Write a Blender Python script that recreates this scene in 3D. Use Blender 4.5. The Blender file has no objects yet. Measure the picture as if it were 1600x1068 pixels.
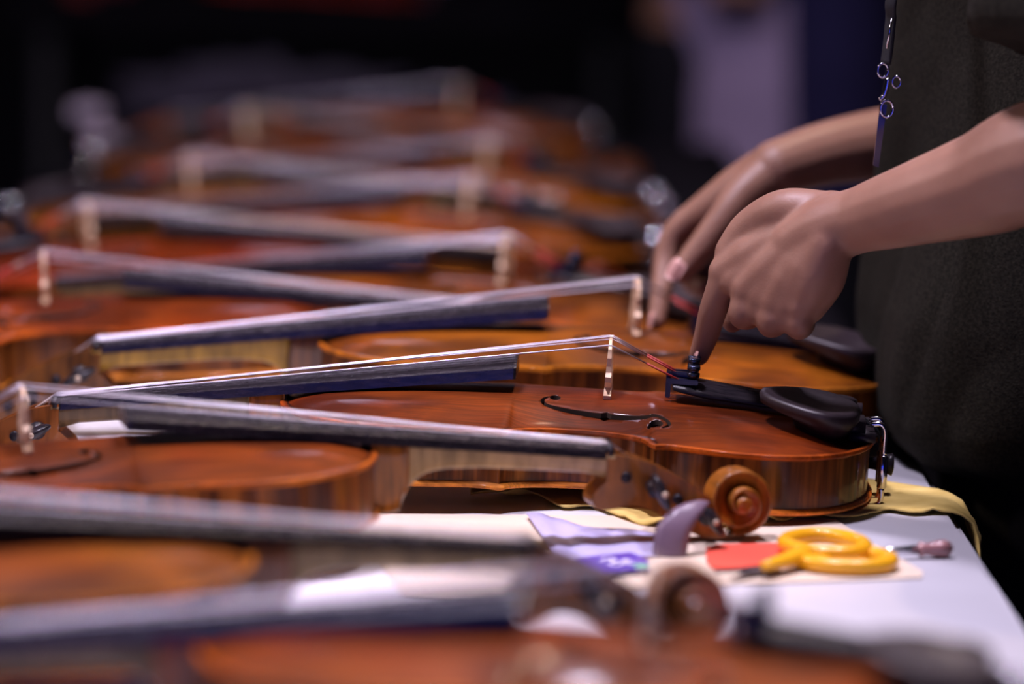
import bpy, bmesh, math, random
import numpy as np
from mathutils import Vector, Matrix, noise as mnoise
random.seed(5); rng = np.random.default_rng(5)
PI = math.pi
S = bpy.context.scene
COL = S.collection
MM = 0.001

# ------------------------------------------------------------------ camera
# Z = 0 is the table top, Y runs away from the camera, X to the right.  Lengths are written in mm.
F_PX, CAM_H, TILT, ROLL = 6018.0, 381.0, 0.1317, 0.0094
cam_data = bpy.data.cameras.new('camera'); cam = bpy.data.objects.new('camera', cam_data); COL.objects.link(cam)
cam_data.sensor_width = 36.0; cam_data.lens = F_PX/1600*36.0
cam.location = (0, 0, CAM_H*MM)
cam.rotation_mode = 'QUATERNION'
cam.rotation_quaternion = (Matrix.Rotation(PI/2-TILT, 4, 'X') @ Matrix.Rotation(ROLL, 4, 'Z')).to_quaternion()
cam_data.clip_start = 0.05; cam_data.clip_end = 60
cam_data.dof.use_dof = True; cam_data.dof.focus_distance = 2.20; cam_data.dof.aperture_fstop = 3.1
S.camera = cam

# ------------------------------------------------------------------ world, lights, exposure
w = bpy.data.worlds.new('world'); S.world = w; w.use_nodes = True
w.node_tree.nodes['Background'].inputs[0].default_value = (0.35, 0.30, 0.75, 1)
w.node_tree.nodes['Background'].inputs[1].default_value = 0.004
S.view_settings.view_transform = 'Standard'; S.view_settings.look = 'None'
S.view_settings.gamma = 1; S.view_settings.use_curve_mapping = False
S.view_settings.exposure = 0.0

def area(name, loc, target, size, power, color, sy=None, spread=PI):
    l = bpy.data.lights.new(name, 'AREA'); l.energy = power; l.color = color
    l.shape = 'RECTANGLE' if sy else 'DISK'; l.size = size
    if sy: l.size_y = sy
    l.spread = spread
    o = bpy.data.objects.new(name, l); COL.objects.link(o); o.location = loc
    o.rotation_euler = (Vector(target)-Vector(loc)).to_track_quat('-Z', 'Y').to_euler()
    return o
# stage lamps over the front of the long table, a wash from the left, an unseen blue light set behind the camera
area('stage_lamp', (-0.5, 1.95, 2.3), (0.0, 1.9, 0), 0.30, 72, (0.86, 0.76, 1.0))
area('added_key_right', (0.42, 2.25, 2.3), (0.0, 2.1, 0), 0.22, 40, (0.88, 0.78, 1.0))  # second key added so the strings catch highlights
area('stage_lamp_warm', (0.55, 3.1, 2.3), (0.0, 2.6, 0), 0.06, 16, (1.0, 0.72, 0.50))
area('stage_lamp_left', (-1.8, 2.3, 1.5), (0.0, 2.2, 0), 0.35, 12, (1.0, 0.76, 0.72))
area('back_wash', (-0.3, 7.5, 2.3), (0, 2.4, 0), 0.7, 5, (0.80, 0.66, 0.95), 0.4)
area('blue_camera_side_light', (-0.8, -2.2, 0.40), (0, 2.3, 0), 3.4, 14, (0.05, 0.10, 1.0), 1.2)  # unseen source, put here for the blue on the fingerboard sides

# ------------------------------------------------------------------ picture <-> place
def ray(px, py):
    d = np.array([px-800., py-534.]); c, s = math.cos(ROLL), math.sin(ROLL)
    x = (d[0]*c+d[1]*s)/F_PX; u = -(-d[0]*s+d[1]*c)/F_PX
    return np.array([x, math.cos(TILT)+u*math.sin(TILT), -math.sin(TILT)+u*math.cos(TILT)])
def W(px, py, Y):
    r = ray(px, py); k = Y/r[1]; return np.array([r[0]*k, Y, CAM_H+r[2]*k])
def T(px, py, z=0.0):
    r = ray(px, py); k = (z-CAM_H)/r[2]; return np.array([r[0]*k, r[1]*k, z])

# ------------------------------------------------------------------ materials
def new_mat(name):
    m = bpy.data.materials.new(name); m.use_nodes = True
    nt = m.node_tree; return m, nt, nt.nodes['Principled BSDF']
def N(nt, t, **kw):
    n = nt.nodes.new(t)
    for k, v in kw.items(): setattr(n, k, v)
    return n
def setv(b, **kw):
    for k, v in kw.items():
        b.inputs[k.replace('_', ' ')].default_value = v
def noise_tex(nt, scale, stretch=(1, 1, 1), detail=3, coord='Object', dist=0.0):
    tc = N(nt, 'ShaderNodeTexCoord'); mp = N(nt, 'ShaderNodeMapping')
    mp.inputs['Scale'].default_value = stretch
    nt.links.new(tc.outputs[coord], mp.inputs['Vector'])
    oi = N(nt, 'ShaderNodeObjectInfo'); nt.links.new(oi.outputs['Random'], mp.inputs['Location'])
    n = N(nt, 'ShaderNodeTexNoise'); n.inputs['Scale'].default_value = scale
    n.inputs['Detail'].default_value = detail; n.inputs['Distortion'].default_value = dist
    nt.links.new(mp.outputs[0], n.inputs['Vector']); return n.outputs['Fac']
def ramp(nt, fac, stops):
    r = N(nt, 'ShaderNodeValToRGB'); e = r.color_ramp.elements
    while len(e) < len(stops): e.new(0.5)
    for i, (p, c) in enumerate(stops):
        e[i].position = p; e[i].color = (c, c, c, 1) if isinstance(c, (int, float)) else (*c, 1)
    nt.links.new(fac, r.inputs[0]); return r.outputs[0]
def mul(nt, a, b, fac=1.0, mode='MULTIPLY'):
    m = N(nt, 'ShaderNodeMix', data_type='RGBA', blend_type=mode)
    if isinstance(fac, float): m.inputs[0].default_value = fac
    else: nt.links.new(fac, m.inputs[0])
    for s, v in ((m.inputs[6], a), (m.inputs[7], b)):
        if isinstance(v, tuple): s.default_value = (*v, 1)
        else: nt.links.new(v, s)
    return m.outputs[2]
def bump(nt, b, h, strength=0.3, dist=0.001):
    n = N(nt, 'ShaderNodeBump'); n.inputs['Strength'].default_value = strength; n.inputs['Distance'].default_value = dist
    nt.links.new(h, n.inputs['Height']); nt.links.new(n.outputs[0], b.inputs['Normal'])
def attr(nt, name):
    a = N(nt, 'ShaderNodeAttribute', attribute_name=name); return a.outputs['Fac']

def plain(name, color, rough=0.5, metal=0.0, coat=0.0, spec=0.5, var=0.0, scale=40):
    m, nt, b = new_mat(name); setv(b, Base_Color=(*color, 1), Roughness=rough, Metallic=metal)
    b.inputs['Coat Weight'].default_value = coat; b.inputs['Specular IOR Level'].default_value = spec
    f = noise_tex(nt, scale)
    if var: nt.links.new(mul(nt, color, ramp(nt, f, [(0.3, 1-var), (0.7, 1.0)])), b.inputs['Base Color'])
    return m
def spruce():
    m, nt, b = new_mat('varnished_spruce')
    oi = N(nt, 'ShaderNodeObjectInfo'); base = oi.outputs['Color']
    g = ramp(nt, noise_tex(nt, 10, (3, 90, 6), 3), [(0.35, 0.68), (0.62, 1.12)])
    c = mul(nt, base, g)
    wear = ramp(nt, noise_tex(nt, 15, (1, 1.6, 1), 5, dist=0.6), [(0.42, 0.0), (0.66, 1.0)])
    c2 = mul(nt, c, (2.5, 2.6, 1.6)); c = mul(nt, c, c2, wear, 'MIX')
    red = ramp(nt, noise_tex(nt, 9, (1, 1, 1), 2), [(0.45, (1, 1, 1)), (0.7, (0.85, 0.55, 0.5))])
    c = mul(nt, c, red)
    e = attr(nt, 'edge')           # 0 at the rim, paled for edge wear and a painted highlight; the inlaid purfling line lies 4 mm in
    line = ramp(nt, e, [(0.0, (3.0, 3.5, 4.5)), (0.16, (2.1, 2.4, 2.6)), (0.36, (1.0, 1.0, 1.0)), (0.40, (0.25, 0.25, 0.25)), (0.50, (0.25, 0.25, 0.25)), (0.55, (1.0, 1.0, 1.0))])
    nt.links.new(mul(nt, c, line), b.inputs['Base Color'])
    setv(b, Roughness=0.5); b.inputs['Specular IOR Level'].default_value = 0.1; b.inputs['Coat Weight'].default_value = 0.32; b.inputs['Coat Roughness'].default_value = 0.12
    bump(nt, b, noise_tex(nt, 10, (3, 90, 6), 3), 0.12, 0.0005)
    return m
def maple_rib():
    m, nt, b = new_mat('flamed_maple_ribs')
    oi = N(nt, 'ShaderNodeObjectInfo'); base = oi.outputs['Color']
    a = attr(nt, 'arc'); cx = N(nt, 'ShaderNodeCombineXYZ'); nt.links.new(a, cx.inputs[0])
    z = N(nt, 'ShaderNodeTexCoord'); sp = N(nt, 'ShaderNodeSeparateXYZ'); nt.links.new(z.outputs['Object'], sp.inputs[0])
    mz = N(nt, 'ShaderNodeMath', operation='MULTIPLY'); mz.inputs[1].default_value = 0.06; nt.links.new(sp.outputs[2], mz.inputs[0]); nt.links.new(mz.outputs[0], cx.inputs[2])
    nt.links.new(oi.outputs['Random'], cx.inputs[1])
    outs = []
    for sc, d in ((1.7, 2), (5.5, 3)):
        n = N(nt, 'ShaderNodeTexNoise'); n.inputs['Scale'].default_value = sc*55; n.inputs['Detail'].default_value = d
        nt.links.new(cx.outputs[0], n.inputs['Vector']); outs.append(n.outputs['Fac'])
    c = mul(nt, base, ramp(nt, outs[0], [(0.36, (0.42, 0.34, 0.3)), (0.52, (1.0, 1.0, 1.0)), (0.66, (1.5, 1.6, 1.5))]))
    c = mul(nt, c, ramp(nt, outs[1], [(0.35, 0.6), (0.6, 1.15)]))
    nt.links.new(c, b.inputs['Base Color'])
    setv(b, Roughness=0.5); b.inputs['Specular IOR Level'].default_value = 0.12; b.inputs['Coat Weight'].default_value = 0.35; b.inputs['Coat Roughness'].default_value = 0.12
    return m
def maple(name='varnished_maple', rough=0.35, coat=0.5, lo=0.62):
    m, nt, b = new_mat(name)
    oi = N(nt, 'ShaderNodeObjectInfo'); base = oi.outputs['Color']
    c = mul(nt, base, ramp(nt, noise_tex(nt, 9, (22, 2, 3), 2), [(0.38, lo), (0.6, 1.2)]))
    c = mul(nt, c, ramp(nt, noise_tex(nt, 30, (1, 1, 1), 4), [(0.35, 0.72), (0.6, 1.1)]))
    nt.links.new(c, b.inputs['Base Color']); setv(b, Roughness=rough+.1); b.inputs['Specular IOR Level'].default_value = 0.25
    b.inputs['Coat Weight'].default_value = coat; b.inputs['Coat Roughness'].default_value = 0.15
    return m
M = {}
M['spruce'] = spruce(); M['rib'] = maple_rib(); M['maple'] = maple(); M['neck'] = maple('bare_maple_neck', 0.45, 0.15, 0.78)
def ebony_mat(r0, r1, nm, k=1.0, ior=1.5):
    m, nt, b = new_mat(nm); c = ramp(nt, noise_tex(nt, 18, (4, 60, 20), 4), [(0.35, (0.008*k, 0.007*k, 0.010*k)), (0.65, (0.024*k, 0.018*k, 0.022*k))])
    nt.links.new(c, b.inputs['Base Color']); setv(b, Roughness=0.34, IOR=ior); b.inputs['Specular IOR Level'].default_value = 0.22
    nt.links.new(ramp(nt, noise_tex(nt, 25, (3, 25, 10), 4), [(0.3, r0), (0.7, r1)]), b.inputs['Roughness']); return m
M['ebony'] = ebony_mat(0.24, 0.40, 'ebony'); M['board_side'] = ebony_mat(0.2, 0.3, 'polished_ebony_side'); M['board_side'].node_tree.nodes['Principled BSDF'].inputs['Specular IOR Level'].default_value = 0.6; M['board'] = ebony_mat(0.26, 0.30, 'matt_ebony', .45, 1.25)
M['string'] = plain('wound_steel', (0.50, 0.46, 0.50), 0.30, 1.0, var=0.05, scale=20)
M['red_silk'] = plain('red_silk', (0.50, 0.03, 0.02), 0.6, var=0.5, scale=900)
M['bridge'] = plain('pale_bridge_maple', (0.85, 0.58, 0.36), 0.5, var=0.2, scale=200)
M['chrome'] = plain('chrome', (0.75, 0.72, 0.78), 0.16, 1.0, var=0.1)
M['tuner'] = plain('black_tuner_metal', (0.07, 0.08, 0.13), 0.25, 0.9, var=0.2)
M['bone'] = plain('bone_peg_pin', (0.55, 0.42, 0.3), 0.4, var=0.2)
M['gut'] = plain('black_tail_gut', (0.01, 0.01, 0.012), 0.4, var=0.2)
M['chinrest'] = plain('dusty_dark_chinrest_wood', (0.035, 0.023, 0.028), 0.45, var=0.45, scale=350)
M['dark_inside'] = plain('dark_hole_wall', (0.05, 0.025, 0.012), 0.9, var=0.3)  # dark brown for the cut walls of the f-holes
M['dark_cork'] = plain('cork_pad', (0.10, 0.06, 0.03), 0.9, var=0.4, scale=400)

# ------------------------------------------------------------------ mesh helpers (coordinates in mm)
def link(name, me, mat, parent=None, smooth=True, color=None):
    if mat is not None and len(me.materials) == 0: me.materials.append(mat)
    o = bpy.data.objects.new(name, me); COL.objects.link(o)
    if parent: o.parent = parent
    if smooth: me.polygons.foreach_set('use_smooth', [True]*len(me.polygons))
    if color: o.color = (*color, 1)
    return o
def mesh(name, V, Fc):
    me = bpy.data.meshes.new(name); me.from_pydata((np.asarray(V, float)*MM).tolist(), [], Fc); me.validate(); me.update(); return me
def tag(o, label, cat, group=None, kind=None):
    o['label'] = label
    if cat: o['category'] = cat
    if group: o['group'] = group
    if kind: o['kind'] = kind
    return o
def empty(name, loc=(0, 0, 0), rz=0):
    o = bpy.data.objects.new(name, None); o.empty_display_size = 0.05; COL.objects.link(o)
    o.location = np.array(loc)*MM; o.rotation_euler = (0, 0, rz); return o
def join(parts):
    V = []; Fc = []
    for v, f in parts:
        n = len(V); V += [tuple(p) for p in v]; Fc += [tuple(i+n for i in q) for q in f]
    return V, Fc
def tube(P, R, n=10, flat=1.0, up=(0, 0, 1)):
    P = np.asarray(P, float); k = len(P); R = np.full(k, R) if np.isscalar(R) else np.asarray(R, float)
    V = []; Fc = []; up = np.array(up, float); prev = None
    for i in range(k):
        t = P[min(i+1, k-1)]-P[max(i-1, 0)]; t = t/(np.linalg.norm(t)+1e-9)
        a = np.cross(t, up if prev is None else prev)
        if np.linalg.norm(a) < 1e-3: a = np.cross(t, (1, 0, 0.3))
        a /= np.linalg.norm(a); b = np.cross(a, t); prev = b
        for j in range(n):
            q = 2*PI*j/n; V.append(P[i]+R[i]*(math.cos(q)*a+math.sin(q)*b*flat))
    for i in range(k-1):
        for j in range(n):
            Fc.append((i*n+j, i*n+(j+1) % n, (i+1)*n+(j+1) % n, (i+1)*n+j))
    Fc.append(tuple(range(n))[::-1]); Fc.append(tuple((k-1)*n+j for j in range(n)))
    return V, Fc
def smooth_path(P, m=6):
    P = np.asarray(P, float); Q = np.vstack([2*P[0]-P[1], P, 2*P[-1]-P[-2]]); out = []
    for i in range(1, len(Q)-2):
        for k in range(m):
            t = k/m; a, b, c, d = Q[i-1], Q[i], Q[i+1], Q[i+2]
            out.append(0.5*((2*b)+(-a+c)*t+(2*a-5*b+4*c-d)*t*t+(-a+3*b-3*c+d)*t**3))
    out.append(P[-1]); return np.array(out)
def box(x0, x1, y0, y1, z0, z1):
    V = [(x, y, z) for z in (z0, z1) for y in (y0, y1) for x in (x0, x1)]
    return V, [(0, 2, 3, 1), (4, 5, 7, 6), (0, 1, 5, 4), (2, 6, 7, 3), (0, 4, 6, 2), (1, 3, 7, 5)]
def bevel_me(me, wd, seg=2):
    bm = bmesh.new(); bm.from_mesh(me)
    ed = [e for e in bm.edges if len(e.link_faces) == 2 and e.calc_face_angle(0) > 0.5]
    bmesh.ops.bevel(bm, geom=ed, offset=wd*MM, segments=seg, affect='EDGES', clamp_overlap=True)
    bm.to_mesh(me); bm.free(); return me
def ell(c, r, n=12, m=8):
    V = [(c[0], c[1], c[2]-r[2])]; Fc = []
    for i in range(1, m):
        th = PI*i/m
        for j in range(n):
            ph = 2*PI*j/n; V.append((c[0]+r[0]*math.sin(th)*math.cos(ph), c[1]+r[1]*math.sin(th)*math.sin(ph), c[2]-r[2]*math.cos(th)))
    V.append((c[0], c[1], c[2]+r[2])); L = len(V)-1
    for j in range(n):
        Fc.append((0, 1+(j+1) % n, 1+j)); Fc.append((L, 1+(m-2)*n+j, 1+(m-2)*n+(j+1) % n))
        for i in range(m-2): Fc.append((1+i*n+j, 1+i*n+(j+1) % n, 1+(i+1)*n+(j+1) % n, 1+(i+1)*n+j))
    return V, Fc
def fill2d(loops, depth, name):
    """flat shape with holes, in the XY plane, given thickness; returns a mesh in mm."""
    cu = bpy.data.curves.new(name, 'CURVE'); cu.dimensions = '2D'; cu.fill_mode = 'BOTH'; cu.extrude = depth/2
    for L in loops:
        s = cu.splines.new('POLY'); s.points.add(len(L)-1); s.use_cyclic_u = True
        for p, q in zip(s.points, L): p.co = (q[0], q[1], 0, 1)
    o = bpy.data.objects.new(name, cu); COL.objects.link(o); bpy.context.view_layer.update()
    dg = bpy.context.evaluated_depsgraph_get(); me = bpy.data.meshes.new_from_object(o.evaluated_get(dg))
    V = np.array([v.co[:] for v in me.vertices]); Fc = [tuple(p.vertices) for p in me.polygons]
    bpy.data.objects.remove(o); bpy.data.curves.remove(cu); bpy.data.meshes.remove(me)
    return V, Fc
def apply_mods(o):
    dg = bpy.context.evaluated_depsgraph_get(); me = bpy.data.meshes.new_from_object(o.evaluated_get(dg))
    old = o.data; o.modifiers.clear(); o.data = me; bpy.data.meshes.remove(old); return me

# ================================================================== THE SETTING
def struct(name, V, Fc, mat): 
    o = link(name, mesh(name, V, Fc), mat, smooth=False); o['kind'] = 'structure'; return o
M['floor'] = plain('dark_hall_carpet', (0.012, 0.010, 0.018), 0.95, var=0.5, scale=8)
M['wall'] = plain('black_drape_wall', (0.006, 0.005, 0.010), 0.95, var=0.5, scale=3)
struct('floor', *box(-4000, 4000, -3500, 9500, -790, -740), M['floor'])
struct('wall_back', *box(-4000, 4000, 9500, 9600, -740, 2600), M['wall'])
struct('wall_left', *box(-4100, -4000, -3500, 9600, -740, 2600), M['wall'])
struct('wall_right', *box(4000, 4100, -3500, 9600, -740, 2600), M['wall'])

# ------------------------------------------------------------------ tables
M['table_white'] = plain('white_table_plastic', (0.86, 0.85, 0.90), 0.42, var=0.08, scale=12)
M['steel'] = plain('grey_steel_tube', (0.25, 0.25, 0.27), 0.35, 0.9, var=0.2)
M['black_cloth'] = plain('black_table_linen', (0.010, 0.009, 0.012), 0.85, spec=0.0, var=0.3, scale=30)
TE = 254.5
def table(name, y0, y1, label, mat):
    t = empty(name, (TE-380, (y0+y1)/2, -740)); ox, oy = TE-380, (y0+y1)/2
    V, Fc = box(-380, 380, y0-oy, y1-oy, 740-38, 740)
    link('tabletop', bevel_me(mesh('tabletop', V, Fc), 7, 3), mat, t)
    for sx in (-1, 1):
        for ey in (y0-oy+180, y1-oy-180):
            V, Fc = tube([(sx*300, ey, 702), (sx*310, ey, 300), (sx*330, ey, 0)], 14, 12)
            link('leg', mesh('leg', V, Fc), M['steel'], t)
    for ey in (y0-oy+180, y1-oy-180):
        V, Fc = tube([(-312, ey, 250), (312, ey, 250)], 10, 10); link('crossbar', mesh('crossbar', V, Fc), M['steel'], t)
    tag(t, label, 'table'); return t
table('folding_table', 1180, 2790, 'white plastic folding table under the nearest violins, scissors and papers', M['table_white'])
table('folding_table', 2800, 4760, 'dark folding table behind the white one, carrying the far blurred violins', M['table_white'])
# black linen over the far table
def drape(x0, x1, y0, y1, z, drop, name, mat, label):
    V = []; Fc = []; nx, ny = 30, 60; u0 = -drop
    us = np.concatenate([np.linspace(x0-drop, x0, 8)[:-1], np.linspace(x0, x1, 14), np.linspace(x1, x1+drop, 8)[1:]])
    vs = np.concatenate([[y0, y0+1], np.linspace(y0+60, y1, 30), np.linspace(y1, y1+drop, 8)[1:]])
    for v in vs:
        for u in us:
            x = min(max(u, x0), x1); y = min(v, y1); d = max(abs(u-x), v-y); zz = z-max(d, 0)
            k = d/drop; w_ = 14*k*math.sin(v/45.)*(1 if u > x1 or u < x0 else 0)
            V.append((x+(8*min(k*5, 1)+10*k+w_)*(1 if u > x1 else -1 if u < x0 else 0), y+(8*min(k*5, 1)+10*k+14*k*math.sin(u/45.))*(1 if v > y1 else 0), zz))
    n = len(us)
    for i in range(len(vs)-1):
        for j in range(n-1): Fc.append((i*n+j, i*n+j+1, (i+1)*n+j+1, (i+1)*n+j))
    o = link(name, mesh(name, V, Fc), mat); tag(o, label, 'tablecloth'); return o
drape(TE-764, TE+4, 2800, 4764, 1.2, 420, 'tablecloth', M['black_cloth'], 'black cloth draped over the far table beneath the blurred violins')

# ================================================================== VIOLIN (x: 0 at the neck joint, towards the tail; y>0 treble side; z 0 = lower edge of back)
ZT = 36.0          # top edge of the box
OUT = np.array([[0, 0], [1, 14], [4, 30], [10, 46], [20, 62], [34, 74], [50, 81.5], [68, 84], [86, 82.5], [103, 78], [118, 74], [129, 74.5], [137, 78.5],
      [139.5, 77], [142, 70.5], [150, 63.5], [162, 58], [178, 55.3], [192, 56.5], [206, 61.5], [216, 70], [221, 82], [222.5, 92], [225.5, 93], [233, 89.5],
      [243, 92.5], [258, 99], [274, 103], [290, 103.6], [306, 100], [321, 91.5], [334, 78], [344, 60], [350.5, 40], [354, 20], [355, 0]], float)
def wfun(x):
    return np.interp(x, OUT[:, 0], OUT[:, 1])
def out_smooth():
    a = smooth_path(OUT[:13], 5); b = smooth_path(OUT[13:23], 5); c = smooth_path(OUT[23:], 5)
    P = np.vstack([a, b, c]); return P
OP = out_smooth()
xs_ = OP[:, 0]; idx = np.argsort(xs_); WX, WY = xs_[idx], OP[idx, 1]
def wf(x): return np.interp(x, WX, WY)
th = np.linspace(0, PI, 40)
stations = np.unique(np.round(np.concatenate([WX, np.linspace(25, 330, 40)]), 2))
keep = [stations[0]]
for s_ in stations[1:]:
    if s_-keep[-1] > 0.5: keep.append(s_)
keep[-1] = 355.0
ST = np.array(keep)
def arch(x, t, top=True):
    A = np.cos(PI/2*np.clip(np.abs(t), 0, 1)**1.25)**1.5
    B = np.sin(PI*np.clip((x-2)/351, 0, 1))**0.62
    return 15.0*A*B
OUTL = np.vstack([OP, OP[::-1]*[1, -1]])
def edge_dist(XY):
    A = OUTL; Bn = np.roll(A, -1, 0); d = np.full(len(XY), 1e9)
    for a, b in zip(A, Bn):
        ab = b-a; L = (ab**2).sum()
        if L < 1e-9: continue
        t = np.clip(((XY-a)@ab)/L, 0, 1); d = np.minimum(d, np.hypot(*(XY-a-t[:, None]*ab).T))
    return d
def plate(zbase, sign, name):
    m = 45; V = []; Fc = []
    ts = np.sin(np.linspace(-1, 1, m)*PI/2); 
    n = len(ST)
    XY = np.array([(x, t*max(wf(x), 0.4)) for x in ST for t in ts])
    TT = np.tile(ts, n); ed = edge_dist(XY)
    bead = np.where(ed < 6, -1.6*(1-np.cos(ed/6*PI))/2, -1.6)+1.0*np.clip(1-ed/1.6, 0, 1)*-0.9
    a = arch(XY[:, 0], TT)*np.clip(ed/9, 0, 1)*1.0
    zo = zbase+sign*(a*(15.0 if sign > 0 else 5.0)/15+bead*np.clip(1-(ed-6)/20, 0, 1))
    zi = zo-sign*3.0
    zi = np.where(ed < 4.0, np.minimum(sign*zo-3.4, sign*zbase-3.6)*sign, zi); zi = np.where(ed < 0.8, sign*(sign*zbase-2.6), zi)
    for k in range(n*m): V.append((XY[k, 0], XY[k, 1], zo[k]))
    for k in range(n*m): V.append((XY[k, 0], XY[k, 1], zi[k]))
    for i in range(n-1):
        for j in range(m-1):
            q = (i*m+j, (i+1)*m+j, (i+1)*m+j+1, i*m+j+1); Fc.append(q); Fc.append(tuple(k+n*m for k in q[::-1]))
        for j in (0, m-1):
            q = (i*m+j, (i+1)*m+j, (i+1)*m+j+n*m, i*m+j+n*m); Fc.append(q if j else q[::-1])
    for i in (0, n-1):
        for j in range(m-1):
            q = (i*m+j, i*m+j+1, i*m+j+1+n*m, i*m+j+n*m); Fc.append(q if not i else q[::-1])
    me = mesh(name, V, Fc)
    bm = bmesh.new(); bm.from_mesh(me); bmesh.ops.recalc_face_normals(bm, faces=bm.faces); bm.to_mesh(me); bm.free()
    return me
def add_edge(me):
    co = np.empty(len(me.vertices)*3); me.vertices.foreach_get('co', co); co = co.reshape(-1, 3)*1000
    d = np.clip(edge_dist(co[:, :2])/10.0, 0, 1)
    a = me.attributes.new('edge', 'FLOAT', 'POINT'); a.data.foreach_set('value', d.astype(np.float32))

proto = empty('violin')
def part(name, vf, mat, parent=proto, smooth=True, bev=0):
    me = mesh(name, *vf) if isinstance(vf, tuple) else vf
    if bev: bevel_me(me, bev, 2)
    return link(name, me, M[mat], parent, smooth)
# f-hole cutters
def fcut(sgn):
    P = smooth_path([(160.5, 21.5), (157.5, 26), (159, 31.5), (167, 34.3), (180, 36.3), (195, 39.0), (210, 42), (222, 46), (230, 51.5), (232.5, 58), (229, 62.5)], 5)
    k = len(P); wd = np.interp(np.linspace(0, 1, k), [0, .12, .3, .5, .7, .88, 1], [.8, 1.1, 1.8, 2.5, 1.8, 1.1, .7])
    tn = np.gradient(P, axis=0); tn /= np.linalg.norm(tn, axis=1)[:, None]; nn = np.stack([-tn[:, 1], tn[:, 0]], 1)
    L = P+nn*wd[:, None]; R = P-nn*wd[:, None]
    # the pointed notches half way
    mid = np.argmin(abs(P[:, 0]-196)); L[mid] += nn[mid]*1.5; R[mid] -= nn[mid]*1.5
    Vv = []; Fc = []
    for z in (28, 62):
        Vv += [(p[0], sgn*p[1], z) for p in L]+[(p[0], sgn*p[1], z) for p in R]
    for i in range(k-1):
        Fc += [(i, i+1, k+i+1, k+i), (2*k+i, 3*k+i, 3*k+i+1, 2*k+i+1), (i, 2*k+i, 2*k+i+1, i+1), (k+i, k+i+1, 3*k+i+1, 3*k+i)]
    Fc += [(0, k, 3*k, 2*k), (k-1, 3*k-1, 4*k-1, 2*k-1)]
    res = [(Vv, Fc)]
    for (cx, cy, r) in ((164.5, 21.8, 3.3), (224.5, 57.5, 4.6)):
        res.append(tube([(cx, sgn*cy, 28), (cx, sgn*cy, 62)], r, 20))
    return res
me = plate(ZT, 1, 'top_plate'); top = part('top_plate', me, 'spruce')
for k, vf in enumerate(fcut(1)+fcut(-1)):
    cm = mesh('cut', *vf); bm = bmesh.new(); bm.from_mesh(cm); bmesh.ops.recalc_face_normals(bm, faces=bm.faces); bm.to_mesh(cm); bm.free()
    cm.materials.append(M['dark_inside']); co = bpy.data.objects.new('cut', cm); COL.objects.link(co)
    md = top.modifiers.new('b', 'BOOLEAN'); md.object = co; md.operation = 'DIFFERENCE'; md.solver = 'EXACT'; md.material_mode = 'TRANSFER'
bpy.context.view_layer.update(); me = apply_mods(top)
for o in [o for o in COL.objects if o.name.startswith('cut')]: bpy.data.objects.remove(o)
add_edge(me)
for p in me.polygons: p.use_smooth = abs(p.normal.z) > 0.25
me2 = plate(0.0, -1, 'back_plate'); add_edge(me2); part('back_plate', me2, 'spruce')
# ribs: wall 3 mm inside the outline
def rib_mesh():
    P = OUTL; n = len(P); P2 = []
    for i in range(n):
        a, b = P[i-1], P[(i+1) % n]; t = b-a; L = np.linalg.norm(t); t = t/(L+1e-9); nrm = np.array([t[1], -t[0]])
        P2.append(P[i]+nrm*3.0)
    P2 = np.array(P2); c = np.array([180, 0])
    # keep the inward side
    if np.linalg.norm(P2[40]-c) > np.linalg.norm(P[40]-c): P2 = 2*P-P2
    P2[:, 0] = np.clip(P2[:, 0], 3, 352)
    arc = np.concatenate([[0], np.cumsum(np.linalg.norm(np.diff(P2, axis=0), axis=1))])
    V = []; Fc = []; 
    for z in (3.0, 12, 24, ZT-3): V += [(p[0], p[1], z) for p in P2]
    for k in range(3):
        for i in range(n-1): Fc.append((k*n+i, k*n+i+1, (k+1)*n+i+1, (k+1)*n+i))
    me = mesh('ribs', V, Fc); a = me.attributes.new('arc', 'FLOAT', 'POINT'); a.data.foreach_set('value', np.tile(arc*MM, 4).astype(np.float32))
    return me
ribs = part('ribs', rib_mesh(), 'rib')
for p in ribs.data.polygons: p.use_smooth = True
# neck with heel
def fbz(x): return np.interp(x, [-131, 141], [26.8, 70.0])      # top of fingerboard, centre line
def neck_mesh(X):
    V = []; Fc = []; n = 18
    B = {-136: 6, -132: 8.0, -120: 12.0, -90: 16, -60: 19.5, -40: 20.5, -33: 20, -28: 19, -24: 17, -20: 13.5, -17: 9.5, -14.5: 5, -13: 1.2, -12.2: -2.0, -6: -2.8, 0.5: -3, 4: -3}
    for x in X:
        zt = fbz(x)-4.6; zb = B[x]; w_ = np.interp(x, [-136, 0], [12, 16.5]); deep = np.clip((19-zb)/20, 0, 1)
        for j in range(n):
            q = j/(n-1); a = PI*q; cy = -math.cos(a); sy = math.sin(a)
            wv = w_*(1-0.32*deep*sy)
            V.append((x, wv*np.sign(cy)*abs(cy)**(0.75), zt-(zt-zb)*sy**(0.8)))
    for i in range(len(X)-1):
        for j in range(n-1): Fc.append((i*n+j, i*n+j+1, (i+1)*n+j+1, (i+1)*n+j))
        Fc.append((i*n+n-1, i*n, (i+1)*n, (i+1)*n+n-1))
    Fc.append(tuple(range(n))); Fc.append(tuple((len(X)-1)*n+j for j in range(n))[::-1]); return V, Fc
part('neck', neck_mesh([-136, -132, -120, -90, -60, -40, -33, -28, -24, -20, -17]), 'neck')
part('heel', neck_mesh([-17, -14.5, -13, -12.2, -6, 0.5, 4]), 'maple')
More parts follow.
